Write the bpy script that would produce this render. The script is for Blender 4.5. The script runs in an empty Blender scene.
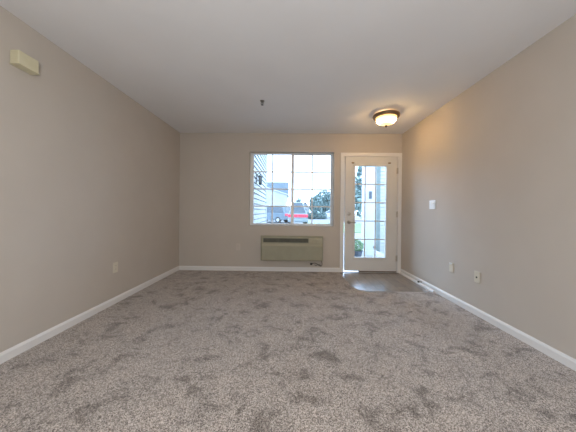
import bpy, bmesh, math, random
from mathutils import Vector, Matrix
random.seed(7)
S = bpy.context.scene
C = S.collection
PI = math.pi

# ------------------------------------------------------------------ camera
H, XL, XR, YB, YR = 2.44, -1.982, 1.950, 4.25, -2.60      # room: ceiling, left, right, back, rear
CAMH = 1.0627
cam = bpy.data.cameras.new('camera')
cam.sensor_fit = 'HORIZONTAL'; cam.sensor_width = 36.0
cam.lens = 240.0 * 36.0 / 576.0
cam.shift_x, cam.shift_y = 0.00128, -0.00689
cam.clip_start = 0.02; cam.clip_end = 400
camo = bpy.data.objects.new('camera', cam); C.objects.link(camo)
r_ = Vector((0.99985868, 0.01373093, 0.0096998)); u_ = Vector((-0.00974414, 0.00316665, 0.99994751))
f_ = Vector((-0.0136995, 0.99990071, -0.00329999))
m3 = Matrix((r_, u_, -f_)).transposed()
camo.matrix_world = Matrix.Translation((0, 0, CAMH)) @ m3.to_4x4()
S.camera = camo

# ------------------------------------------------------------------ world, daylight, exposure
w = bpy.data.worlds.new('hazy_sky'); S.world = w; w.use_nodes = True
bg = w.node_tree.nodes['Background']
bg.inputs[0].default_value = (0.52, 0.71, 1.0, 1); bg.inputs[1].default_value = 6.4
def area(name, loc, rot, sx, sy, power, col):
    l = bpy.data.lights.new(name, 'AREA'); l.shape = 'RECTANGLE'; l.size = sx; l.size_y = sy
    l.energy = power; l.color = col
    o = bpy.data.objects.new(name, l); C.objects.link(o); o.location = loc; o.rotation_euler = rot
    return o
# hazy sun low behind the neighbouring wing, spread wide by thin cloud
sun = bpy.data.lights.new('hazy_sun', 'SUN'); sun.energy = 6.2; sun.angle = math.radians(42); sun.color = (0.56, 0.74, 1.0)
suno = bpy.data.objects.new('hazy_sun', sun); C.objects.link(suno)
suno.rotation_euler = Vector((0.47, -0.80, -0.42)).to_track_quat('-Z', 'Y').to_euler()
# bare light added out of view behind the camera, filling the room like a flash
pl_ = bpy.data.lights.new('fill_light', 'POINT'); pl_.energy = 101; pl_.shadow_soft_size = 0.09; pl_.color = (0.945, 0.975, 1.0)
plo = bpy.data.objects.new('fill_light', pl_); C.objects.link(plo); plo.location = (-0.07, -0.4, 1.33)
S.view_settings.view_transform = 'Standard'; S.view_settings.look = 'None'
S.view_settings.exposure = 0.0; S.view_settings.gamma = 1.0
S.view_settings.use_curve_mapping = False

# ------------------------------------------------------------------ materials
def mat(name, col, rough=0.6, metal=0.0, spec=0.5, emit=None, es=0):
    m = bpy.data.materials.new(name); m.use_nodes = True
    b = m.node_tree.nodes['Principled BSDF']
    b.inputs['Base Color'].default_value = (*col, 1); b.inputs['Roughness'].default_value = rough
    b.inputs['Metallic'].default_value = metal; b.inputs['Specular IOR Level'].default_value = spec
    if emit: b.inputs['Emission Color'].default_value = (*emit, 1); b.inputs['Emission Strength'].default_value = es
    return m
def N(m, t, **kw):
    n = m.node_tree.nodes.new(t)
    for k, v in kw.items(): setattr(n, k, v)
    return n
def L(m, a, b): m.node_tree.links.new(a, b)
def P(m): return m.node_tree.nodes['Principled BSDF']
def ramp(m, stops):
    n = N(m, 'ShaderNodeValToRGB'); e = n.color_ramp.elements
    while len(e) < len(stops): e.new(0.5)
    for i, (p, c) in enumerate(stops): e[i].position = p; e[i].color = (*c, 1)
    return n
def noisy(name, c1, c2, scale, rough=0.7, bump=0.0, bscale=None, spec=0.4, detail=4, metal=0.0):
    m = mat(name, c1, rough, metal, spec)
    tc = N(m, 'ShaderNodeTexCoord'); nz = N(m, 'ShaderNodeTexNoise')
    nz.inputs['Scale'].default_value = scale; nz.inputs['Detail'].default_value = detail
    L(m, tc.outputs['Object'], nz.inputs['Vector'])
    r = ramp(m, [(0.35, c1), (0.65, c2)]); L(m, nz.outputs['Fac'], r.inputs[0]); L(m, r.outputs[0], P(m).inputs['Base Color'])
    if bump:
        n2 = N(m, 'ShaderNodeTexNoise'); n2.inputs['Scale'].default_value = bscale or scale; n2.inputs['Detail'].default_value = 3
        L(m, tc.outputs['Object'], n2.inputs['Vector'])
        bp = N(m, 'ShaderNodeBump'); bp.inputs['Strength'].default_value = bump; bp.inputs['Distance'].default_value = 0.01
        L(m, n2.outputs['Fac'], bp.inputs['Height']); L(m, bp.outputs[0], P(m).inputs['Normal'])
    return m

WALL = noisy('wall_paint', (0.56, 0.505, 0.445), (0.575, 0.52, 0.46), 3.0, 0.75, 0.06, 180, 0.25)
CEIL = noisy('ceiling_paint', (0.82, 0.815, 0.82), (0.84, 0.835, 0.84), 2.0, 0.9, 0.08, 120, 0.15)
TRIM = noisy('white_trim_paint', (0.80, 0.785, 0.77), (0.82, 0.805, 0.79), 4.0, 0.4, 0, None, 0.4)
DOORW = noisy('door_paint', (0.70, 0.69, 0.665), (0.72, 0.71, 0.685), 4.0, 0.45, 0, None, 0.4)
VINYL = noisy('white_vinyl_frame', (0.84, 0.85, 0.85), (0.86, 0.87, 0.87), 5.0, 0.4)
PLATE_W = noisy('white_plate_plastic', (0.82, 0.82, 0.80), (0.85, 0.85, 0.83), 9.0, 0.35)
PLATE_I = noisy('ivory_plate_plastic', (0.68, 0.63, 0.52), (0.71, 0.66, 0.55), 9.0, 0.4)
PLATE_P = noisy('painted_over_plate', (0.60, 0.535, 0.475), (0.62, 0.555, 0.495), 9.0, 0.55)
SLOT = mat('dark_slot', (0.03, 0.028, 0.025), 0.6)
CHIME = noisy('aged_ivory_plastic', (0.66, 0.61, 0.42), (0.70, 0.65, 0.46), 20.0, 0.5)
ACB = noisy('beige_enamel', (0.36, 0.345, 0.255), (0.39, 0.375, 0.28), 6.0, 0.5)
ACP = noisy('pale_beige_plastic', (0.43, 0.40, 0.29), (0.46, 0.43, 0.315), 8.0, 0.5)
ACD = noisy('dark_olive_louver', (0.10, 0.10, 0.075), (0.13, 0.13, 0.10), 12.0, 0.5)
CORD = noisy('brown_cord_rubber', (0.07, 0.06, 0.045), (0.09, 0.075, 0.06), 30.0, 0.5)
NICKEL = noisy('satin_nickel', (0.52, 0.49, 0.45), (0.58, 0.55, 0.50), 40.0, 0.32, 0, None, 0.5, 3, 1.0)
BRASS = noisy('worn_brass', (0.24, 0.17, 0.09), (0.32, 0.23, 0.12), 40.0, 0.35, 0, None, 0.5, 3, 1.0)
BRONZE = noisy('brushed_bronze', (0.22, 0.155, 0.10), (0.29, 0.21, 0.14), 30.0, 0.38, 0, None, 0.5, 3, 1.0)
CHROME = noisy('sprinkler_metal', (0.20, 0.19, 0.18), (0.26, 0.25, 0.24), 30.0, 0.35, 0, None, 0.5, 3, 1.0)
RUBBER = mat('dark_rubber', (0.04, 0.038, 0.036), 0.7)
SWEEP = noisy('brown_door_sweep', (0.13, 0.085, 0.055), (0.17, 0.11, 0.07), 20, 0.6)
ALU = noisy('aluminium_sill', (0.60, 0.60, 0.60), (0.68, 0.68, 0.68), 25, 0.3, 0, None, 0.5, 3, 1.0)

def glass_mat():
    m = bpy.data.materials.new('clear_window_glass'); m.use_nodes = True
    nt = m.node_tree; nt.nodes.remove(nt.nodes['Principled BSDF'])
    tr = N(m, 'ShaderNodeBsdfTransparent'); tr.inputs[0].default_value = (0.95, 0.975, 0.975, 1)
    gl = N(m, 'ShaderNodeBsdfGlossy'); gl.inputs['Roughness'].default_value = 0.02
    fr = N(m, 'ShaderNodeFresnel'); fr.inputs['IOR'].default_value = 1.45
    mx = N(m, 'ShaderNodeMixShader')
    L(m, fr.outputs[0], mx.inputs[0]); L(m, tr.outputs[0], mx.inputs[1]); L(m, gl.outputs[0], mx.inputs[2])
    L(m, mx.outputs[0], nt.nodes['Material Output'].inputs[0])
    return m
GLASS = glass_mat()

def carpet_mat():
    m = mat('taupe_cut_pile_carpet', (0.3, 0.26, 0.24), 0.95, 0, 0.1)
    P(m).inputs['Sheen Weight'].default_value = 0.25
    P(m).inputs['Sheen Roughness'].default_value = 0.5
    tc = N(m, 'ShaderNodeTexCoord')
    # yarn tips
    t1 = N(m, 'ShaderNodeTexNoise'); t1.inputs['Scale'].default_value = 210; t1.inputs['Detail'].default_value = 3; t1.inputs['Roughness'].default_value = 0.7
    t2 = N(m, 'ShaderNodeTexVoronoi'); t2.inputs['Scale'].default_value = 230
    for t in (t1, t2): L(m, tc.outputs['Object'], t.inputs['Vector'])
    bw = N(m, 'ShaderNodeRGBToBW'); L(m, t2.outputs['Color'], bw.inputs[0])
    tm = N(m, 'ShaderNodeMix', data_type='FLOAT'); tm.inputs[0].default_value = 0.45
    L(m, t1.outputs['Fac'], tm.inputs[2]); L(m, bw.outputs[0], tm.inputs[3])
    tip = ramp(m, [(0.34, (0.105, 0.086, 0.072)), (0.50, (0.36, 0.308, 0.270)), (0.66, (0.67, 0.595, 0.54))])
    L(m, tm.outputs[0], tip.inputs[0])
    # brushed marks left in the pile
    mp = N(m, 'ShaderNodeMapping'); mp.inputs['Scale'].default_value = (1.0, 1.15, 1.0); mp.inputs['Rotation'].default_value = (0, 0, 0.5)
    L(m, tc.outputs['Object'], mp.inputs['Vector'])
    n1 = N(m, 'ShaderNodeTexNoise'); n1.inputs['Scale'].default_value = 4.8; n1.inputs['Detail'].default_value = 8; n1.inputs['Roughness'].default_value = 0.74
    n1.inputs['Distortion'].default_value = 0.5
    L(m, mp.outputs[0], n1.inputs['Vector'])
    mk = ramp(m, [(0.35, (0.50, 0.49, 0.48)), (0.42, (0.70, 0.69, 0.68)), (0.47, (1, 1, 1)), (0.62, (1.10, 1.09, 1.08))])
    L(m, n1.outputs['Fac'], mk.inputs[0])
    mul = N(m, 'ShaderNodeMix', data_type='RGBA', blend_type='MULTIPLY'); mul.inputs[0].default_value = 1.0
    L(m, tip.outputs[0], mul.inputs[6]); L(m, mk.outputs[0], mul.inputs[7])
    L(m, mul.outputs[2], P(m).inputs['Base Color'])
    add = N(m, 'ShaderNodeMath', operation='ADD'); L(m, t1.outputs['Fac'], add.inputs[0]); L(m, n1.outputs['Fac'], add.inputs[1])
    bp = N(m, 'ShaderNodeBump'); bp.inputs['Strength'].default_value = 0.4; bp.inputs['Distance'].default_value = 0.008
    L(m, add.outputs[0], bp.inputs['Height']); L(m, bp.outputs[0], P(m).inputs['Normal'])
    return m
CARPET = carpet_mat()

def plank_mat():
    m = mat('wood_look_vinyl_plank', (0.3, 0.26, 0.22), 0.2, 0, 0.6)
    tc = N(m, 'ShaderNodeTexCoord')
    mp = N(m, 'ShaderNodeMapping'); mp.inputs['Rotation'].default_value = (0, 0, PI/2); mp.inputs['Location'].default_value = (0.25, 0.0, 0)
    L(m, tc.outputs['Object'], mp.inputs['Vector'])
    bk = N(m, 'ShaderNodeTexBrick'); bk.inputs['Scale'].default_value = 1.0
    bk.inputs['Brick Width'].default_value = 0.92; bk.inputs['Row Height'].default_value = 0.152; bk.inputs['Mortar Size'].default_value = 0.0025
    bk.inputs['Color1'].default_value = (0.20, 0.16, 0.13, 1); bk.inputs['Color2'].default_value = (0.26, 0.21, 0.17, 1)
    bk.inputs['Mortar'].default_value = (0.06, 0.05, 0.045, 1)
    L(m, mp.outputs[0], bk.inputs['Vector'])
    g = N(m, 'ShaderNodeTexNoise'); g.inputs['Scale'].default_value = 6; g.inputs['Detail'].default_value = 6
    gm = N(m, 'ShaderNodeMapping'); gm.inputs['Scale'].default_value = (9, 1, 1); L(m, tc.outputs['Object'], gm.inputs['Vector']); L(m, gm.outputs[0], g.inputs['Vector'])
    gr = ramp(m, [(0.3, (0.75, 0.75, 0.75)), (0.7, (1.15, 1.15, 1.15))]); L(m, g.outputs['Fac'], gr.inputs[0])
    mul = N(m, 'ShaderNodeMix', data_type='RGBA', blend_type='MULTIPLY'); mul.inputs[0].default_value = 1.0
    L(m, bk.outputs['Color'], mul.inputs[6]); L(m, gr.outputs[0], mul.inputs[7]); L(m, mul.outputs[2], P(m).inputs['Base Color'])
    bp = N(m, 'ShaderNodeBump'); bp.inputs['Strength'].default_value = 0.15; bp.inputs['Distance'].default_value = 0.004
    L(m, g.outputs['Fac'], bp.inputs['Height']); L(m, bp.outputs[0], P(m).inputs['Normal'])
    P(m).inputs['Roughness'].default_value = 0.22; P(m).inputs['IOR'].default_value = 2.1
    P(m).inputs['Coat Weight'].default_value = 0.4; P(m).inputs['Coat Roughness'].default_value = 0.34; P(m).inputs['Coat IOR'].default_value = 1.9
    return m
PLANK = plank_mat()

# exterior
SIDING = noisy('white_lap_siding', (0.406, 0.412, 0.406), (0.443, 0.450, 0.443), 3, 0.6)
EXTRIM = noisy('white_exterior_trim', (0.491, 0.497, 0.504), (0.518, 0.524, 0.530), 3, 0.6)
GREYGREEN = noisy('grey_green_strip', (0.150, 0.181, 0.168), (0.181, 0.212, 0.199), 8, 0.6)
ROOF = noisy('slate_blue_shingles', (0.077, 0.102, 0.121), (0.106, 0.130, 0.149), 6, 0.85, 0.3, 30)
PAVE = noisy('pale_asphalt', (0.20, 0.20, 0.20), (0.25, 0.25, 0.245), 1.5, 0.9, 0.2, 40)
WALKM = noisy('concrete_walk', (0.316, 0.310, 0.299), (0.365, 0.359, 0.347), 3, 0.85, 0.2, 60)
LAWN = noisy('mown_grass', (0.122, 0.207, 0.079), (0.183, 0.268, 0.116), 7, 0.95, 0.5, 60)
LEAF = noisy('blue_green_foliage', (0.150, 0.215, 0.205), (0.235, 0.315, 0.300), 1.2, 0.8)
LEAF2 = noisy('fresh_green_foliage', (0.187, 0.306, 0.160), (0.279, 0.386, 0.239), 2.0, 0.8)
LEAF3 = noisy('dark_bare_twigs', (0.125, 0.150, 0.150), (0.200, 0.250, 0.250), 2.0, 0.8)
BARK = noisy('grey_bark', (0.083, 0.068, 0.057), (0.125, 0.104, 0.088), 12, 0.9)
LANTERN = noisy('dark_lantern_metal', (0.04, 0.05, 0.055), (0.06, 0.07, 0.075), 20, 0.5)
LGLASS = mat('frosted_lantern_glass', (0.234, 0.244, 0.244), 0.3)
CARS = noisy('silver_blue_car_paint', (0.140, 0.183, 0.217), (0.162, 0.203, 0.239), 2, 0.3)
CARW = noisy('white_car_paint', (0.561, 0.570, 0.578), (0.593, 0.600, 0.609), 2, 0.3)
CARL = noisy('pale_silver_car_paint', (0.22, 0.25, 0.27), (0.25, 0.28, 0.30), 2, 0.3)
CARG = mat('dark_car_glass', (0.07, 0.09, 0.11), 0.1)
TAIL = mat('red_tail_lamp', (0.702, 0.056, 0.094), 0.25)
TYRE = mat('tyre_rubber', (0.03, 0.03, 0.03), 0.8)
HUB = mat('wheel_alloy', (0.5, 0.5, 0.52), 0.35, 0.8)
PLAQ = noisy('grey_plaque', (0.160, 0.168, 0.204), (0.204, 0.211, 0.248), 30, 0.5)
POTM = noisy('slate_planter', (0.068, 0.083, 0.104), (0.094, 0.109, 0.130), 10, 0.7)
HOUSEW = noisy('pale_house_siding', (0.424, 0.431, 0.438), (0.466, 0.474, 0.482), 2, 0.7)
HGLASS = mat('house_window_glass', (0.12, 0.16, 0.19), 0.1)

# ------------------------------------------------------------------ mesh helpers
class MB:
    def __init__(s): s.bm = bmesh.new()
    def box(s, x0, x1, y0, y1, z0, z1, bev=0.0, seg=2):
        v = [s.bm.verts.new(p) for p in ((x0,y0,z0),(x1,y0,z0),(x1,y1,z0),(x0,y1,z0),(x0,y0,z1),(x1,y0,z1),(x1,y1,z1),(x0,y1,z1))]
        fs = [s.bm.faces.new([v[i] for i in q]) for q in ((3,2,1,0),(4,5,6,7),(0,1,5,4),(1,2,6,5),(2,3,7,6),(3,0,4,7))]
        if bev:
            es = list({e for f in fs for e in f.edges})
            bmesh.ops.bevel(s.bm, geom=es, offset=bev, segments=seg, affect='EDGES', profile=0.5)
        return s
    def prism(s, pts, axis, a, b, bev=0.0):
        # pts: 2-D outline in the two axes other than `axis`
        def P3(p, t):
            q = list(p); q.insert(axis, t); return q
        v0 = [s.bm.verts.new(P3(p, a)) for p in pts]; v1 = [s.bm.verts.new(P3(p, b)) for p in pts]
        fs = [s.bm.faces.new(v0), s.bm.faces.new(v1[::-1])]
        n = len(pts)
        for i in range(n): fs.append(s.bm.faces.new((v0[i], v1[i], v1[(i+1)%n], v0[(i+1)%n])))
        if bev: bmesh.ops.bevel(s.bm, geom=list({e for f in fs for e in f.edges}), offset=bev, segments=2, affect='EDGES', profile=0.5)
        return s
    def lathe(s, prof, c, ax='z', n=32):
        # prof: (radius, height) pairs along the axis
        ring = []
        for r, h in prof:
            vs = []
            for i in range(n):
                a = 2*PI*i/n; p, q = r*math.cos(a), r*math.sin(a)
                d = {'z': (p, q, h), 'y': (p, h, q), 'x': (h, p, q)}[ax]
                vs.append(s.bm.verts.new((c[0]+d[0], c[1]+d[1], c[2]+d[2])))
            ring.append(vs)
        for a, b in zip(ring, ring[1:]):
            for i in range(n): s.bm.faces.new((a[i], a[(i+1)%n], b[(i+1)%n], b[i]))
        s.bm.faces.new(ring[0][::-1]); s.bm.faces.new(ring[-1])
        return s
    def tube(s, pts, r, n=8):
        pts = [Vector(p) for p in pts]; rings = []
        for i, p in enumerate(pts):
            d = (pts[min(i+1, len(pts)-1)] - pts[max(i-1, 0)]).normalized()
            up = Vector((0,0,1)) if abs(d.z) < 0.9 else Vector((1,0,0))
            a = d.cross(up).normalized(); b = a.cross(d)
            rr = r[i] if isinstance(r, (list, tuple)) else r
            rings.append([s.bm.verts.new(p + rr*(a*math.cos(2*PI*k/n) + b*math.sin(2*PI*k/n))) for k in range(n)])
        for a, b in zip(rings, rings[1:]):
            for k in range(n): s.bm.faces.new((a[k], a[(k+1)%n], b[(k+1)%n], b[k]))
        s.bm.faces.new(rings[0][::-1]); s.bm.faces.new(rings[-1])
        return s
    def leaves(s, c, rad, n, size, rnd, low=-0.8):
        for _ in range(n):
            while True:
                d = Vector((rnd.uniform(-1,1), rnd.uniform(-1,1), rnd.uniform(low,1)))
                if 0.25 < d.length < 1: break
            k = d.length**0.35; d = d.normalized()*k
            p = Vector(c) + Vector((d.x*rad[0], d.y*rad[1], d.z*rad[2]))
            a = Vector((rnd.gauss(0,1), rnd.gauss(0,1), rnd.gauss(0,1))).normalized()
            b = a.cross(Vector((rnd.gauss(0,1), rnd.gauss(0,1), rnd.gauss(0,1)))).normalized()
            z = size*rnd.uniform(0.6, 1.3)
            vs = [s.bm.verts.new(p + z*q) for q in (a*0.9, b*0.45 + a*0.1, -a*0.9, -b*0.45 + a*0.1)]
            s.bm.faces.new(vs)
        return s
    def build(s, name, m, parent=None, smooth=False):
        bmesh.ops.recalc_face_normals(s.bm, faces=s.bm.faces[:])
        me = bpy.data.meshes.new(name); s.bm.to_mesh(me); s.bm.free()
        if smooth:
            for p in me.polygons: p.use_smooth = True
        me.materials.append(m)
        o = bpy.data.objects.new(name, me); C.objects.link(o)
        if parent:
            o.parent = parent
            b = parent
            off = Vector((0,0,0))
            while b: off += b.location; b = b.parent
            me.transform(Matrix.Translation(-off))
        return o
def tag(o, label=None, cat=None, group=None, kind=None):
    if label: o['label'] = label
    if cat: o['category'] = cat
    if group: o['group'] = group
    if kind: o['kind'] = kind
    return o
def empty(name, loc, label, cat, group=None, kind=None):
    o = bpy.data.objects.new(name, None); C.objects.link(o); o.location = loc; o.empty_display_size = 0.1
    return tag(o, label, cat, group, kind)
def struct(o, label, cat): return tag(o, label, cat, None, 'structure')

# ------------------------------------------------------------------ room shell
T = 0.18
WX0, WX1, WZ0, WZ1 = -0.738, 0.763, 0.802, 2.114           # window opening
DX0, DX1, DZ1 = 0.925, 1.905, 2.075                        # door opening
b = MB()
b.box(XL-T, WX0, YB, YB+T, -0.1, H+0.1); b.box(WX0, WX1, YB, YB+T, -0.1, WZ0); b.box(WX0, WX1, YB, YB+T, WZ1, H+0.1)
b.box(WX1, DX0, YB, YB+T, -0.1, H+0.1); b.box(DX0, DX1, YB, YB+T, DZ1, H+0.1); b.box(DX1, XR+T, YB, YB+T, -0.1, H+0.1)
b.box(DX0, DX1, YB, YB+T, -0.1, -0.02)
struct(b.build('wall_back', WALL), 'greige painted far wall holding the window and the glazed door', 'wall')
struct(MB().box(XL-T, XL, YR-T, YB, -0.1, H+0.1).build('wall_left', WALL), 'long greige wall on the left with one ivory outlet', 'wall')
struct(MB().box(XR, XR+T, YR-T, YB, -0.1, H+0.1).build('wall_right', WALL), 'long greige wall on the right with switches and outlets', 'wall')
struct(MB().box(XL, XR, YR-T, YR, -0.1, H+0.1).build('wall_rear', WALL), 'greige wall behind the camera', 'wall')
struct(MB().box(XL, XR, YR, YB, H, H+0.1).build('ceiling', CEIL), 'smooth flat white painted ceiling over the whole room', 'ceiling')

# carpet with the entry corner cut out
VX0, VYF = 0.875, 3.235
corner = [(VX0, YB), (VX0+0.005, 3.43), (VX0+0.05, 3.32), (1.03, VYF), (XR, VYF)]
outline = [(XL, YR), (XR, YR), (XR, VYF)] + corner[::-1][1:] + [(XL, YB)]
struct(MB().prism(outline, 2, -0.06, 0.0).build('floor', CARPET), 'taupe cut pile carpet with darker brushed marks', 'carpet')
vo = [(VX0, YB)] + corner[1:] + [(XR, YB)]
struct(MB().prism(vo, 2, -0.06, -0.006).build('entry_floor', PLANK), 'glossy brown wood look vinyl patch in front of the door', 'floor')

# baseboards
def base_prof(s, x): # profile in (offset from wall, z)
    return [(x, 0.0), (x + s*0.014, 0.0), (x + s*0.014, 0.054), (x + s*0.010, 0.062), (x + s*0.006, 0.071), (x, 0.073)]
struct(MB().prism(base_prof(1, XL), 1, YR, YB).build('baseboard_left', TRIM), 'white baseboard along the left wall', 'baseboard')
struct(MB().prism(base_prof(-1, XR), 1, YR, YB-0.016).build('baseboard_right', TRIM), 'white baseboard along the right wall', 'baseboard')
struct(MB().prism(base_prof(-1, YB), 0, XL+0.014, 0.876).build('baseboard_back', TRIM), 'white baseboard under the window, left of the door', 'baseboard')
struct(MB().prism([(YR, 0), (YR+0.014, 0), (YR+0.014, 0.062), (YR, 0.078)], 0, XL+0.014, XR-0.014).build('baseboard_rear', TRIM), 'white baseboard along the wall behind the camera', 'baseboard')
# shoe moulding along the vinyl only
q = [(XR-0.014, -0.006)] + [(XR-0.014-0.026*math.cos(a), -0.006+0.026*math.sin(a)) for a in [PI/2*i/5 for i in range(6)]]
struct(MB().prism(q, 1, VYF, YB-0.016).build('trim_1', TRIM), 'white shoe moulding at the foot of the right baseboard beside the vinyl', 'moulding')

# ------------------------------------------------------------------ window
win = empty('window_1', (0.03, YB, WZ0), 'white vinyl sliding window with a grid of small panes in the far wall', 'window', None, 'structure')
fy0, fy1 = YB+0.078, YB+0.168
def frame(m, x0, x1, y0, y1, z0, z1, t, tb=None, bev=0.003):
    tb = tb or t
    m.box(x0, x0+t, y0, y1, z0, z1, bev); m.box(x1-t, x1, y0, y1, z0, z1, bev)
    m.box(x0+t, x1-t, y0, y1, z0, z0+tb, bev); m.box(x0+t, x1-t, y0, y1, z1-t, z1, bev)
    return m
frame(MB(), WX0+.002, WX1-.002, fy0, fy1, WZ0+.002, WZ1-.002, 0.016).build('window_frame', VINYL, win)
def sash(x0, x1, y0, y1, gx0, gx1, name):
    z0, z1, gz0, gz1 = WZ0+0.019, WZ1-0.019, 0.840, 2.084
    b = MB()
    b.box(x0, gx0, y0, y1, z0, z1, .003); b.box(gx1, x1, y0, y1, z0, z1, .003)
    b.box(gx0, gx1, y0, y1, z0, gz0, .002); b.box(gx0, gx1, y0, y1, gz1, z1, .002)
    s = b.build(name, VINYL, win)
    ym = (y0+y1)/2
    MB().box(gx0, gx1, ym+0.006, ym+0.010, gz0, gz1).build('pane', GLASS, s)
    g = MB(); xm = (gx0+gx1)/2; dz = (gz1-gz0)/4
    g.box(xm-.011, xm+.011, ym-.006, ym+.004, gz0, gz1, .002)
    for k in (1, 2, 3):
        g.box(gx0, xm-.011, ym-.006, ym+.004, gz0+k*dz-.011, gz0+k*dz+.011, .002)
        g.box(xm+.011, gx1, ym-.006, ym+.004, gz0+k*dz-.011, gz0+k*dz+.011, .002)
    g.build('muntin_grid', VINYL, s)
    return s
s1 = sash(WX0+.019, 0.057, fy0+.008, fy0+.038, -0.672, 0.005, 'sash')
sash(0.006, WX1-.019, fy0+.044, fy0+.074, 0.058, 0.722, 'sash')
MB().box(0.012, 0.040, fy0-.004, fy0+.010, 1.40, 1.47, .003).build('latch', VINYL, s1)

# ------------------------------------------------------------------ door, frame and casing
c = MB()
cw, ct = 0.062, 0.016
def casing(m, x0, x1, z1):
    for (a, bb) in ((x0, x0+cw), (x1-cw, x1)):
        m.box(a, bb, YB-ct, YB-.001, -0.004, z1-cw, .004)
    m.box(x0, x1, YB-ct, YB-.001, z1-cw, z1, .004)
casing(c, 0.876, 1.947, 2.103)
struct(c.build('trim_2', TRIM), 'white casing boards around the glazed door', 'casing')
j = MB()
j.box(DX0, 0.939, YB+.001, YB+T-.002, -0.004, DZ1-.002); j.box(1.885, DX1, YB+.001, YB+T-.002, -0.004, DZ1-.002)
j.box(0.939, 1.885, YB+.001, YB+T-.002, 2.052, DZ1-.002)
j.box(0.939, 0.966, YB+.054, YB+.07, 0.885, 2.052); j.box(1.866, 1.885, YB+.054, YB+.07, 0.0, 2.052); j.box(0.966, 1.866, YB+.054, YB+.07, 2.03, 2.052)
struct(j.build('trim_3', TRIM), 'white jamb inside the opening of the glazed door', 'jamb')
struct(MB().box(DX0, DX1, YB+.003, YB+T+.05, -0.02, 0.002, .003).build('trim_4', ALU), 'pale metal threshold under the glazed door', 'threshold')

door = empty('door_1', (1.88, YB+0.006, 0.02), 'white door with a tall fifteen pane glass lite beside the right wall', 'door', None, 'structure')
sx0, sx1, sz0, sz1 = 0.961, 1.878, 0.021, 2.046
sy0, sy1 = YB+0.004, YB+0.048
gx0, gx1, gz0, gz1 = 1.130, 1.684, 0.254, 1.878
b = MB()
b.box(sx0, gx0, sy0, sy1, sz0, sz1); b.box(gx1, sx1, sy0, sy1, sz0, sz1)
b.box(gx0, gx1, sy0, sy1, sz0, gz0); b.box(gx0, gx1, sy0, sy1, gz1, sz1)
slab = b.build('door_slab', DOORW, door)
lf = MB()
for (ya, yb) in ((sy0-.009, sy0+.004), (sy1-.004, sy1+.009)):
    frame(lf, gx0-.026, gx1+.026, ya, yb, gz0-.026, gz1+.026, .032, None, .004)
lf = lf.build('lite_frame', DOORW, door)
mu = MB()
for k in (1, 2):
    x = gx0 + (gx1-gx0)*k/3; mu.box(x-.009, x+.009, sy0+.008, sy0+.019, gz0+.006, gz1-.006, .002)
for k in (1, 2, 3, 4):
    z = gz0 + (gz1-gz0)*k/5
    for i in range(3):
        xa = gx0 + (gx1-gx0)*i/3 + (.009 if i else .006); xb = gx0 + (gx1-gx0)*(i+1)/3 - (.009 if i < 2 else .006)
        mu.box(xa, xb, sy0+.008, sy0+.019, z-.009, z+.009, .002)
mu.build('muntin_grid', DOORW, lf)
MB().box(gx0, gx1, sy0+.020, sy0+.024, gz0, gz1).build('pane', GLASS, door)
db = MB().lathe([(.030, 0), (.031, -.006), (.026, -.014), (.020, -.016)], (1.032, sy0, 1.028), 'y', 28).build('deadbolt', NICKEL, door, True)
MB().box(1.026, 1.038, sy0-.034, sy0-.014, 1.012, 1.044, .004).build('thumb_turn', NICKEL, db)
lv = MB().lathe([(.031, 0), (.032, -.005), (.027, -.011), (.012, -.014), (.011, -.045)], (1.032, sy0, 0.880), 'y', 28).build('lever_handle', NICKEL, door, True)
MB().tube([(1.026, sy0-.045, .880), (1.05, sy0-.049, .881), (1.09, sy0-.048, .881), (1.125, sy0-.046, .878), (1.145, sy0-.042, .875)], [.010, .011, .010, .009, .007], 12).build('lever', NICKEL, lv, True)
for z in (1.789, 1.024, 0.249):
    h = MB().tube([(1.8815, sy0-.006, z-.05), (1.8815, sy0-.006, z+.05)], .008, 12)
    h.lathe([(.005, .05), (.005, .056), (.002, .059)], (1.8815, sy0-.006, z), 'z', 10)
    hh = h.build('hinge', NICKEL, door)
    MB().box(1.856, 1.874, sy0-.003, sy0-.0005, z-.05, z+.05).build('leaf', NICKEL, hh)
for x in (1.092, 1.732):
    k = MB().box(x-.022, x+.022, sy0-.004, sy0, 1.916, 1.938, .002)
    k.tube([(x-.014, sy0-.004, 1.927), (x-.014, sy0-.022, 1.927), (x-.014, sy0-.026, 1.936)], .0035, 8)
    k.tube([(x+.014, sy0-.004, 1.927), (x+.014, sy0-.022, 1.927), (x+.014, sy0-.026, 1.936)], .0035, 8)
    k.build('rod_bracket', BRASS, door)
MB().box(1.22, 1.874, sy0+.004, sy1-.004, 0.004, 0.0215).build('door_sweep', SWEEP, door)

# ------------------------------------------------------------------ through-wall air conditioner
ax0, ax1, az0, az1 = -0.500, 0.560, 0.206, 0.612
ac = empty('air_conditioner', (0.03, YB, az0), 'long beige through-wall air conditioner set below the window', 'air conditioner')
ay = YB-0.11
MB().box(ax0, ax1, ay, YB-.0005, az0, az1, .008).build('cabinet', ACB, ac)
frame(MB(), ax0-.022, ax1+.02, YB-.016, YB-.0005, az0-.018, az1+.018, .03, None, .003).build('wall_sleeve', ACB, ac)
fp = MB().box(ax0+.012, ax1-.012, ay-.012, ay-.0005, az0+.012, az0+.245, .004)
fpo = fp.build('front_panel', ACB, ac)
rb = MB()
for k in range(44):
    x = ax0+.03 + k*(ax1-ax0-.06)/43; rb.box(x-.006, x+.006, ay-.015, ay-.0122, az0+.03, az0+.228, .001, 1)
rb.build('ribbing', ACB, fpo)
gr = MB().box(ax0+.035, ax0+.812, ay-.006, ay-.0005, 0.524, 0.594, .002).build('outlet_grille', ACD, ac)
lo = MB()
for k in range(5): lo.box(ax0+.04, ax0+.807, ay-.012, ay-.0062, 0.529+k*.0128, 0.534+k*.0128, .001, 1)
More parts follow.
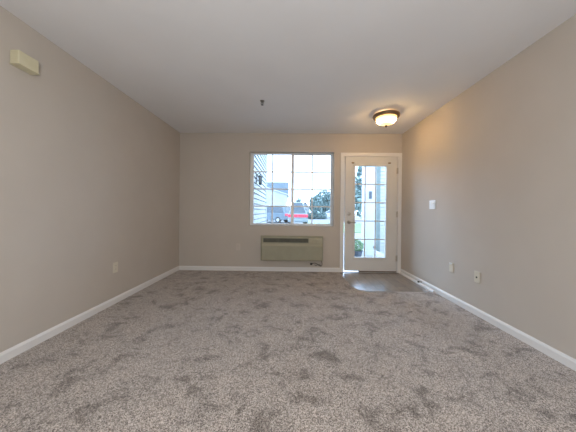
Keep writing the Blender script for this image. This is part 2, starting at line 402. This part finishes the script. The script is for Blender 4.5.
for k in range(13): lo.box(ax0+.06+k*.06, ax0+.063+k*.06, ay-.009, ay-.0062, 0.525, 0.593)
lo.build('louver', ACD, gr)
cp = MB().box(ax0+.822, ax1-.012, ay-.010, ay-.0005, 0.505, 0.600, .004).build('control_panel', ACP, ac)
for x in (0.40, 0.47):
    MB().lathe([(.017, 0), (.016, -.012), (.012, -.014)], (x, ay-.0105, 0.553), 'y', 20).build('knob', ACP, cp, True)
MB().box(ax0+.012, ax1-.012, ay-.009, ay-.0005, az0+.255, 0.498, .003).build('upper_trim', ACP, ac)
cd = MB().tube([(0.548, ay+.05, az0+.004), (0.553, ay+.045, 0.185), (0.560, ay+.05, 0.145), (0.552, ay+.06, 0.113), (0.535, ay+.07, 0.105), (0.505, ay+.07, 0.118),
                (0.470, ay+.07, 0.145), (0.435, ay+.075, 0.160), (0.400, ay+.075, 0.152), (0.385, ay+.075, 0.142)], .0055, 8).build('power_cord', CORD, ac, True)
MB().box(0.352, 0.388, ay+.062, ay+.088, 0.125, 0.158, .005).build('plug', RUBBER, cd)
MB().tube([(0.545, ay+.06, 0.108), (0.515, ay+.075, 0.132), (0.485, ay+.08, 0.128), (0.455, ay+.08, 0.112), (0.43, ay+.078, 0.128)], .005, 8).build('cord_loop', CORD, cd, True)

# ------------------------------------------------------------------ ceiling light, sprinkler, chime
LX, LY = 1.318, 3.362
cl = empty('ceiling_light', (LX, LY, H), 'lit flush ceiling light with bronze rim and cream glass bowl', 'ceiling light')
def ring(prof, c, n=48):      # closed ring swept round the vertical axis
    b = MB(); rows = [[b.bm.verts.new((c[0]+r*math.cos(2*PI*i/n), c[1]+r*math.sin(2*PI*i/n), c[2]+h)) for i in range(n)] for r, h in prof]
    for k in range(len(rows)):
        a, d = rows[k], rows[(k+1) % len(rows)]
        for i in range(n): b.bm.faces.new((a[i], a[(i+1)%n], d[(i+1)%n], d[i]))
    return b
ring([(.140, -.020), (.160, -.020), (.174, -.027), (.178, -.042), (.174, -.058), (.158, -.067), (.139, -.067)], (LX, LY, H)).build('rim', BRONZE, cl, True)
MB().lathe([(.052, -.0005), (.054, -.008), (.020, -.012), (.012, -.014), (.012, -.0605)], (LX, LY, H), 'z', 24).build('canopy', BRONZE, cl, True)
bl = bpy.data.lights.new('bulb', 'POINT'); bl.energy = 0.26; bl.shadow_soft_size = 0.03; bl.color = (1.0, 0.66, 0.42)
for a_ in (PI*.25, PI*1.25):
    o_ = bpy.data.objects.new('bulb', bl); C.objects.link(o_); o_.parent = cl; o_.location = (.085*math.cos(a_), .085*math.sin(a_), -.034)
bowl = mat('lit_alabaster_glass', (0.85, 0.78, 0.62), 0.3)
tc = N(bowl, 'ShaderNodeTexCoord'); sx_ = N(bowl, 'ShaderNodeSeparateXYZ'); L(bowl, tc.outputs['Object'], sx_.inputs[0])
mr = N(bowl, 'ShaderNodeMapRange'); mr.inputs[1].default_value = -0.170; mr.inputs[2].default_value = -0.062
L(bowl, sx_.outputs[2], mr.inputs[0])
rr = ramp(bowl, [(0.0, (0.015, 0.0095, 0.0032)), (0.17, (0.026, 0.0175, 0.0066)), (0.44, (1.0, 0.61, 0.24)), (0.70, (0.026, 0.0172, 0.0066)), (1.0, (0.014, 0.0085, 0.0028))])
L(bowl, mr.outputs[0], rr.inputs[0])
L(bowl, rr.outputs[0], P(bowl).inputs['Emission Color']); P(bowl).inputs['Emission Strength'].default_value = 92.0
prof = [(.138*math.cos(a), -.0622 - .108*math.sin(a)) for a in [PI/2*i/12 for i in range(12)]] + [(.010, -.1702)]
MB().lathe(prof, (LX, LY, H), 'z', 48).build('glass_bowl', bowl, cl, True)
MB().lathe([(.010, -.169), (.019, -.173), (.017, -.181), (.008, -.186), (.010, -.191), (.006, -.197), (.001, -.199)], (LX, LY, H), 'z', 20).build('finial', BRONZE, cl, True)

PX, PY = -0.367, 3.00
sp = empty('sprinkler_head', (PX, PY, H), 'small dark fire sprinkler head hanging from the ceiling', 'sprinkler')
MB().lathe([(.026, -.0005), (.028, -.003), (.022, -.008), (.012, -.012), (.012, -.020)], (PX, PY, H), 'z', 24).build('escutcheon', CHROME, sp, True)
f = MB()
for s in (-1, 1): f.tube([(PX+s*.010, PY, H-.016), (PX+s*.016, PY, H-.030), (PX+s*.012, PY, H-.044), (PX, PY, H-.050)], .0035, 8)
f.build('yoke', CHROME, sp, True)
MB().tube([(PX, PY, H-.018), (PX, PY, H-.048)], .0045, 8).build('bulb', CHROME, sp)
MB().lathe([(.004, -.049), (.017, -.051), (.017, -.053), (.004, -.055)], (PX, PY, H), 'z', 20).build('deflector', CHROME, sp)

ch = empty('door_chime', (XL, 1.73, 2.08), 'aged ivory door chime box high on the left wall', 'door chime')
cb = MB().box(XL+.0005, XL+.066, 1.660, 1.797, 2.082, 2.180, .006).build('chime_cover', CHIME, ch)
gg = MB()
for k in range(5): gg.box(XL+.012, XL+.056, 1.6575, 1.6597, 2.098+k*.016, 2.105+k*.016, .0008, 1)
gg.build('sound_slots', CHIME, cb)
MB().box(XL+.0005, XL+.072, 1.655, 1.802, 2.079, 2.0815).build('chime_base', CHIME, ch)

# ------------------------------------------------------------------ wall plates
def plate(name, X, Y, Z, nx, ny, ww, hh, m, label, cat, kind, group=None):
    # (nx, ny): wall normal pointing into the room
    root = empty(name, (X, Y, Z), label, cat, group)
    def bx(part, a0, a1, d0, d1, z0, z1, mm, par, bev=.0015):
        if nx: xs = sorted((X+nx*d0, X+nx*d1)); args = (xs[0], xs[1], Y+a0, Y+a1)
        else: ys = sorted((Y+ny*d0, Y+ny*d1)); args = (X+a0, X+a1, ys[0], ys[1])
        return MB().box(*args, Z+z0, Z+z1, bev).build(part, mm, par)
    pl = bx('plate', -ww/2, ww/2, .0005, .007, -hh/2, hh/2, m, root, .0025)
    if kind == 'duplex':
        for z in (-.020, .020):
            rc = bx('receptacle', -.016, .016, .0072, .0095, z-.013, z+.013, m, root, .002)
            for a in (-.006, .006): bx('slot', a-.0012, a+.0012, .0096, .0100, z-.003, z+.006, SLOT, rc, 0)
        bx('screw', -.003, .003, .0072, .0085, -.003, .003, NICKEL, root, .001)
    elif kind == 'rocker':
        for a in (-.028, .028):
            rk = bx('rocker', a-.0165, a+.0165, .0072, .010, -.033, -.001, m, root, .001)
            bx('rocker', a-.0165, a+.0165, .0072, .0125, .001, .033, m, root, .001)
    elif kind == 'coax':
        bx('jack', -.008, .008, .0072, .014, -.010, .006, SLOT, root, .002)
        for z in (-.042, .042): bx('screw', -.0035, .0035, .0072, .0085, z-.0035, z+.0035, NICKEL, root, .001)
    elif kind == 'blank':
        for z in (-.042, .042): bx('screw', -.0035, .0035, .0072, .0085, z-.0035, z+.0035, m, root, .001)
        bx('cap', -.022, .022, .0072, .016, .036, .055, PLATE_W, root, .002)
    return root
plate('light_switch', XR, 3.322, 1.172, -1, 0, .140, .120, PLATE_W, 'white double light switch on the right wall near the door', 'light switch', 'rocker')
plate('wall_outlet', XR, 2.921, 0.405, -1, 0, .072, .112, PLATE_I, 'narrow ivory wall plate with bright top edge, right wall, nearer the door', 'wall plate', 'blank')
plate('cable_outlet', XR, 2.520, 0.397, -1, 0, .074, .118, PLATE_I, 'ivory wall plate with dark centre jack, right wall, nearer the camera', 'wall plate', 'coax')
plate('wall_outlet', XL, 2.690, 0.408, 1, 0, .074, .118, PLATE_I, 'ivory duplex outlet low on the left wall', 'outlet', 'duplex')
plate('wall_outlet', -0.925, YB, 0.42, 0, -1, .074, .118, PLATE_P, 'wall coloured outlet low on the far wall, left of the air conditioner', 'outlet', 'duplex')

ds = empty('door_stop', (XR-.014, 3.553, 0.045), 'short dark tipped door stop on the right baseboard', 'door stop')
MB().lathe([(.012, 0), (.012, -.004), (.006, -.007)], (XR-.0142, 3.553, 0.045), 'x', 16).build('base', NICKEL, ds)
sg = MB(); pts = []
for i in range(73): a = i/72*2*PI*6; pts.append((XR-.020-i/72*.032, 3.553+.006*math.cos(a), 0.045+.006*math.sin(a)))
sg.tube(pts, .0015, 6).build('spring', NICKEL, ds, True)
MB().lathe([(.010, -.036), (.011, -.042), (.011, -.054), (.007, -.057)], (XR-.014, 3.553, 0.045), 'x', 16).build('rubber_tip', RUBBER, ds, True)

# ------------------------------------------------------------------ outdoors
GZ = -0.15
struct(MB().box(-60, 60, YB+T+.02, 130, GZ-.3, GZ-.001).build('ground', PAVE), 'pale asphalt parking ground outside the window', 'ground')
struct(MB().box(0.5, 2.45, YB+T+.052, 6.9, GZ, -0.03).build('porch_slab', WALKM), 'pale concrete step outside the glazed door', 'slab')
struct(MB().box(1.2, 9.0, 14.0, 24.0, GZ, GZ+.03).build('lawn', LAWN), 'strip of mown grass seen through the door panes', 'lawn')

# siding-clad wing left of the window
def siding_pts(d0, z0, z1, lap, out):
    # saw-tooth outline (depth, z), depth grows towards `out`
    p = [(d0 - out*.006, z0)]; z = z0
    while z < z1-1e-6:
        zt = min(z+lap, z1); p += [(d0 + out*.026, z), (d0 + out*.012, zt-.020), (d0 - out*.004, zt-.017), (d0 - out*.004, zt)]; z += lap
    p.append((d0 - out*.006, z1)); return p
wing = empty('porch_wing', (-0.85, 5.8, GZ), 'white lap sided wing wall just outside the left of the window', 'building wing')
sd = MB().prism(siding_pts(-0.735, GZ, 3.05, .105, 1), 1, 4.44, 7.02).build('siding', SIDING, wing)
MB().box(-1.4, -0.742, 4.44, 7.02, GZ, 3.05).build('wing_wall', SIDING, wing)
MB().box(-0.83, -0.700, 7.021, 7.05, GZ, 3.05).box(-0.729, -0.700, 6.93, 7.0205, GZ, 3.05).build('corner_board', EXTRIM, wing)
QX, QY, QZ = -0.632, 4.97, 1.70
lt = empty('porch_lantern', (-0.709, QY, QZ), 'dark porch lantern on the white siding outside the window', 'lantern')
MB().box(-0.7085, -0.698, QY-.045, QY+.045, QZ-.05, QZ+.13, .003).build('back_plate', LANTERN, lt)
MB().tube([(-0.70, QY, QZ+.08), (-0.68, QY, QZ+.13), (-0.65, QY, QZ+.14), (QX, QY, QZ+.105)], .009, 8).build('arm', LANTERN, lt)
MB().lathe([(.012, .108), (.056, .072), (.056, .064)], (QX, QY, QZ), 'z', 12).build('cap', LANTERN, lt)
MB().lathe([(.040, .0635), (.030, -.062)], (QX, QY, QZ), 'z', 8).build('lantern_glass', LGLASS, lt)
lc = MB()
for i in range(4):
    a = PI/4+i*PI/2; lc.tube([(QX+.044*math.cos(a), QY+.044*math.sin(a), QZ+.064), (QX+.033*math.cos(a), QY+.033*math.sin(a), QZ-.062)], .006, 6)
lc.lathe([(.036, -.0625), (.036, -.078), (.012, -.10)], (QX, QY, QZ), 'z', 12)
lc.build('cage', LANTERN, lt)

# porch column, plaque, side wall
colm = empty('porch_column', (1.96, 6.1, -0.03), 'square white porch column outside the glazed door', 'column')
MB().box(1.835, 2.125, 6.0, 6.24, -0.028, 3.0, .006).build('shaft', EXTRIM, colm)
MB().box(1.815, 2.145, 5.98, 6.26, -0.0295, 0.10, .008).build('plinth', EXTRIM, colm)
pq = empty('plaque', (1.985, 5.997, 1.48), 'small grey plaque mounted on the white porch column', 'plaque')
MB().box(1.945, 2.020, 5.986, 5.9995, 1.39, 1.58, .004).build('plaque_board', PLAQ, pq)
MB().box(1.955, 2.010, 5.982, 5.9855, 1.40, 1.57, .002).build('plaque_face', POTM, pq)
hb = empty('column_fitting', (2.09, 5.99, 0.17), 'small dark fitting low on the white porch column', 'fitting')
MB().lathe([(.022, -.0005), (.022, -.01), (.012, -.014), (.012, -.05), (.018, -.055), (.018, -.07)], (2.09, 5.9995, 0.19), 'y', 14).build('spout', LANTERN, hb)
side = empty('neighbour_entry', (3.9, 7.1, GZ), 'white lap sided wall beyond the porch column', 'building wing')
MB().prism(siding_pts(7.1, GZ, 3.05, .105, -1), 0, 2.625, 6.0).build('siding', SIDING, side)
MB().box(2.625, 6.0, 7.107, 7.6, GZ, 3.05).build('entry_wall', SIDING, side)
MB().box(2.515, 2.624, 7.06, 7.6, GZ, 3.05).build('corner_board', GREYGREEN, side)  # narrow grey-green strip between the column and the siding

# plants near the door
rnd = random.Random(3)
sh = empty('potted_shrub', (1.58, 5.75, -0.03), 'low green shrub in a dark planter outside the glazed door', 'shrub')
MB().lathe([(.11, -.029), (.15, .14), (.16, .15), (.14, .15), (.13, .12)], (1.58, 5.75, 0), 'z', 20).build('planter', POTM, sh)
MB().leaves((1.58, 5.75, .25), (.16, .16, .15), 700, .03, rnd, -.6).build('foliage', LEAF2, sh)

def tree(x, y, h, cr, label, m=LEAF, n=1600, size=.22, group=None, trunk=.14):
    t = empty('tree', (x, y, GZ), label, 'tree', group)
    MB().tube([(x, y, GZ), (x+.05, y, GZ+h*.4), (x, y, GZ+h*.75)], [trunk, trunk*.75, trunk*.4], 10).build('trunk', BARK, t)
    f = MB()
    for k in range(7):
        a = rnd.uniform(0, 2*PI); q = rnd.uniform(0, .55)
        zc = GZ + h - cr[2]*(1.0 + rnd.uniform(-.45, .75)) if k else GZ + h - cr[2]
        f.leaves((x+cr[0]*q*math.cos(a), y+cr[1]*q*math.sin(a), zc), (cr[0]*.62, cr[1]*.62, cr[2]*.7 if k else cr[2]), n//7, size, rnd, -1)
    f.build('crown', m, t)
    return t
tree(8.0, 26.0, 6.3, (2.0, 2.0, 2.6), 'tall leafy tree seen through the left door panes', LEAF, 3600, .26)
tree(4.6, 46.0, 4.3, (1.5, 1.5, 1.6), 'round blue green tree behind the white car, left of the dense one', LEAF, 1800, .28)
tree(8.3, 52.0, 5.9, (2.9, 2.2, 2.4), 'dense dark tree at the right edge of the window', LEAF, 3600, .30)
tree(0.95, 30.0, 2.9, (.5, .5, .5), 'small thin tree rising behind the pale silver car', LEAF3, 700, .10, None, .05)
hd = empty('hedge', (4.0, 38.0, GZ), 'low clipped hedge across the parking ground', 'hedge')
hm = MB()
for k in range(10): hm.leaves((2.7+k*.3, 38.0, GZ+.55), (.32, .5, .55), 330, .12, rnd, -1)
hm.build('foliage', LEAF, hd)

# white garage and slate roofed house behind it
def house(name, x0, x1, y0, y1, ze, zr, label, axis, wm, rm, over=.3):
    r = empty(name, ((x0+x1)/2, (y0+y1)/2, GZ), label, 'house')
    if axis == 'x':   # ridge along x
        ym = (y0+y1)/2
        MB().prism([(y0, GZ), (y1, GZ), (y1, ze), (ym, zr-.02), (y0, ze)], 0, x0, x1).build('wall', wm, r)
        k = (zr-ze)/(ym-y0)
        MB().prism([(y0-over, ze-over*k+.02), (ym, zr), (y1+over, ze-over*k+.02), (y1+over, ze-over*k+.14), (ym, zr+.13), (y0-over, ze-over*k+.14)], 0, x0-over, x1+over).build('roof', rm, r)
    else:
        xm = (x0+x1)/2
        MB().prism([(x0, GZ), (x1, GZ), (x1, ze), (xm, zr-.02), (x0, ze)], 1, y0, y1).build('wall', wm, r)
        k = (zr-ze)/(xm-x0)
        MB().prism([(x0-over, ze-over*k+.02), (xm, zr), (x1+over, ze-over*k+.02), (x1+over, ze-over*k+.14), (xm, zr+.13), (x0-over, ze-over*k+.14)], 1, y0-over, y1+over).build('roof', rm, r)
    return r
g = house('garage', -8.2, -0.45, 31.0, 37.0, 3.15, 4.45, 'white low gabled garage behind the slate blue wagon', 'y', HOUSEW, EXTRIM, .2)
MB().box(-4.5, -0.9, 30.94, 30.999, GZ+.02, 1.9, .01).build('garage_door', HOUSEW, g)
h = house('house', -14.0, -0.75, 42.0, 50.0, 4.2, 6.5, 'house with a slate blue roof rising behind the white garage', 'x', HOUSEW, ROOF)
for x in (-2.2, -5.0):
    wv = MB().box(x-.5, x+.5, 41.95, 41.999, 1.0, 2.2, .01).build('window', EXTRIM, h)
    MB().box(x-.42, x+.42, 41.94, 41.949, 1.08, 2.12).build('pane', HGLASS, wv)
h2 = house('house', 2.4, 4.3, 55.0, 60.0, 1.9, 3.1, 'tiny pale gabled house far off between the silver car and the trees', 'y', HOUSEW, ROOF)
MB().box(3.0, 3.6, 54.95, 54.999, .7, 1.7).build('window', HGLASS, h2)

# cars
def wheel(m_parent, x, y, rad, wdt):
    wv = MB().lathe([(rad*.55, -wdt/2), (rad*.93, -wdt/2), (rad, -wdt*.3), (rad, wdt*.3), (rad*.93, wdt/2), (rad*.55, wdt/2)], (x, y, GZ+rad), 'x', 24).build('wheel', TYRE, m_parent, True)
    sgn = 1 if x > 0 else -1
    MB().lathe([(rad*.56, -.012), (rad*.5, .012), (rad*.12, .02)], (x + (wdt/2+.002)*(1 if x > m_parent.location.x else -1), y, GZ+rad), 'x', 16).build('hub_cap', HUB, wv)
def car(x, y, ln, wd, ht, paint, label, boxy, ins=.24):
    """Nose pointing away from the room (+y); rear at y."""
    r = empty('car', (x, y+ln/2, GZ), label, 'car')
    g0 = GZ
    low = [(y, g0+.32), (y, g0+.95), (y+.06, g0+1.02), (y+ln*.74, g0+1.0), (y+ln*.97, g0+.82), (y+ln, g0+.6), (y+ln-.03, g0+.28)]
    MB().prism(low, 0, x-wd/2, x+wd/2, .04).build('body', paint, r)
    zb, zt = g0+1.0, g0+ht
    yr0, yr1 = (y+.06, y+.30) if boxy else (y+.45, y+1.15)
    yf0, yf1 = y+ln*.76, y+ln*.56
    def cab(b, k_, dz0, dz1, grow):
        wl, wt = wd/2-.05+grow, wd/2-ins+grow
        vs = [(x-wl, yr0-grow, zb+dz0), (x+wl, yr0-grow, zb+dz0), (x+wl, yf0+grow, zb+dz0), (x-wl, yf0+grow, zb+dz0),
              (x-wt, yr1-grow, zt+dz1), (x+wt, yr1-grow, zt+dz1), (x+wt, yf1+grow, zt+dz1), (x-wt, yf1+grow, zt+dz1)]
        v = [b.bm.verts.new(p) for p in vs]
        fs = [b.bm.faces.new([v[i] for i in q]) for q in ((3,2,1,0),(4,5,6,7),(0,1,5,4),(1,2,6,5),(2,3,7,6),(3,0,4,7))]
        bmesh.ops.bevel(b.bm, geom=list({e for f in fs for e in f.edges}), offset=.07, segments=3, affect='EDGES', profile=.5)
        return v
    b = MB(); cab(b, 0, -.02, 0, 0); cabo = b.build('cabin', paint, r)
    # glass: rear, two sides, windscreen as thin slabs lying on the cabin faces
    def pane(p00, p10, p11, p01, name):
        p = [Vector(q) for q in (p00, p10, p11, p01)]; ctr = sum(p, Vector())/4
        p = [ctr + (q-ctr)*.84 for q in p]; nrm = (p[1]-p[0]).cross(p[3]-p[0]).normalized()
        if nrm.dot(ctr - Vector((x, y+ln*.4, zb+.3))) < 0: nrm = -nrm
        b = MB(); v0 = [b.bm.verts.new(q + nrm*.004) for q in p]; v1 = [b.bm.verts.new(q + nrm*.014) for q in p]
        b.bm.faces.new(v0); b.bm.faces.new(v1)
        for i in range(4): b.bm.faces.new((v0[i], v0[(i+1)%4], v1[(i+1)%4], v1[i]))
        b.build(name, CARG, r)
    wl, wt = wd/2-.05, wd/2-ins
    pane((x-wl, yr0, zb), (x+wl, yr0, zb), (x+wt, yr1, zt), (x-wt, yr1, zt), 'rear_window')
    pane((x-wl, yf0, zb), (x+wl, yf0, zb), (x+wt, yf1, zt), (x-wt, yf1, zt), 'windscreen')
    for s in (-1, 1):
        pane((x+s*wl, yr0, zb), (x+s*wl, yf0, zb), (x+s*wt, yf1, zt), (x+s*wt, yr1, zt), 'side_window')
        xa, xb = sorted((x+s*(wd/2-.80), x+s*(wd/2+.006)))
        MB().box(xa, xb, y-.02, y+.08, g0+.72, g0+.97, .01).build('tail_lamp', TAIL, r)
    MB().box(x-wd/2-.01, x+wd/2+.01, y-.06, y+.1, g0+.36, g0+.56, .03).build('bumper', paint, r)
    for yy in (y+ln*.2, y+ln*.8):
        for s in (-1, 1): wheel(r, x+s*(wd/2-.09), yy, .32, .2)
    return r
van = car(0, 0, 4.5, 1.85, 1.75, CARS, 'slate blue wagon parked side on in front of the white garage', True)
van.rotation_euler = (0, 0, math.radians(62)); van.location = (-2.05, 26.0, GZ)
suv = car(0.60, 19.5, 4.3, 1.62, 1.98, CARL, 'tall pale silver car with wide red tail lamps behind the window mullion', True, .42)
cw_ = car(0, 0, 4.6, 1.8, 1.45, CARW, 'white car parked far off below the dense tree', False)
cw_.rotation_euler = (0, 0, math.radians(78)); cw_.location = (6.9, 41.0, GZ)
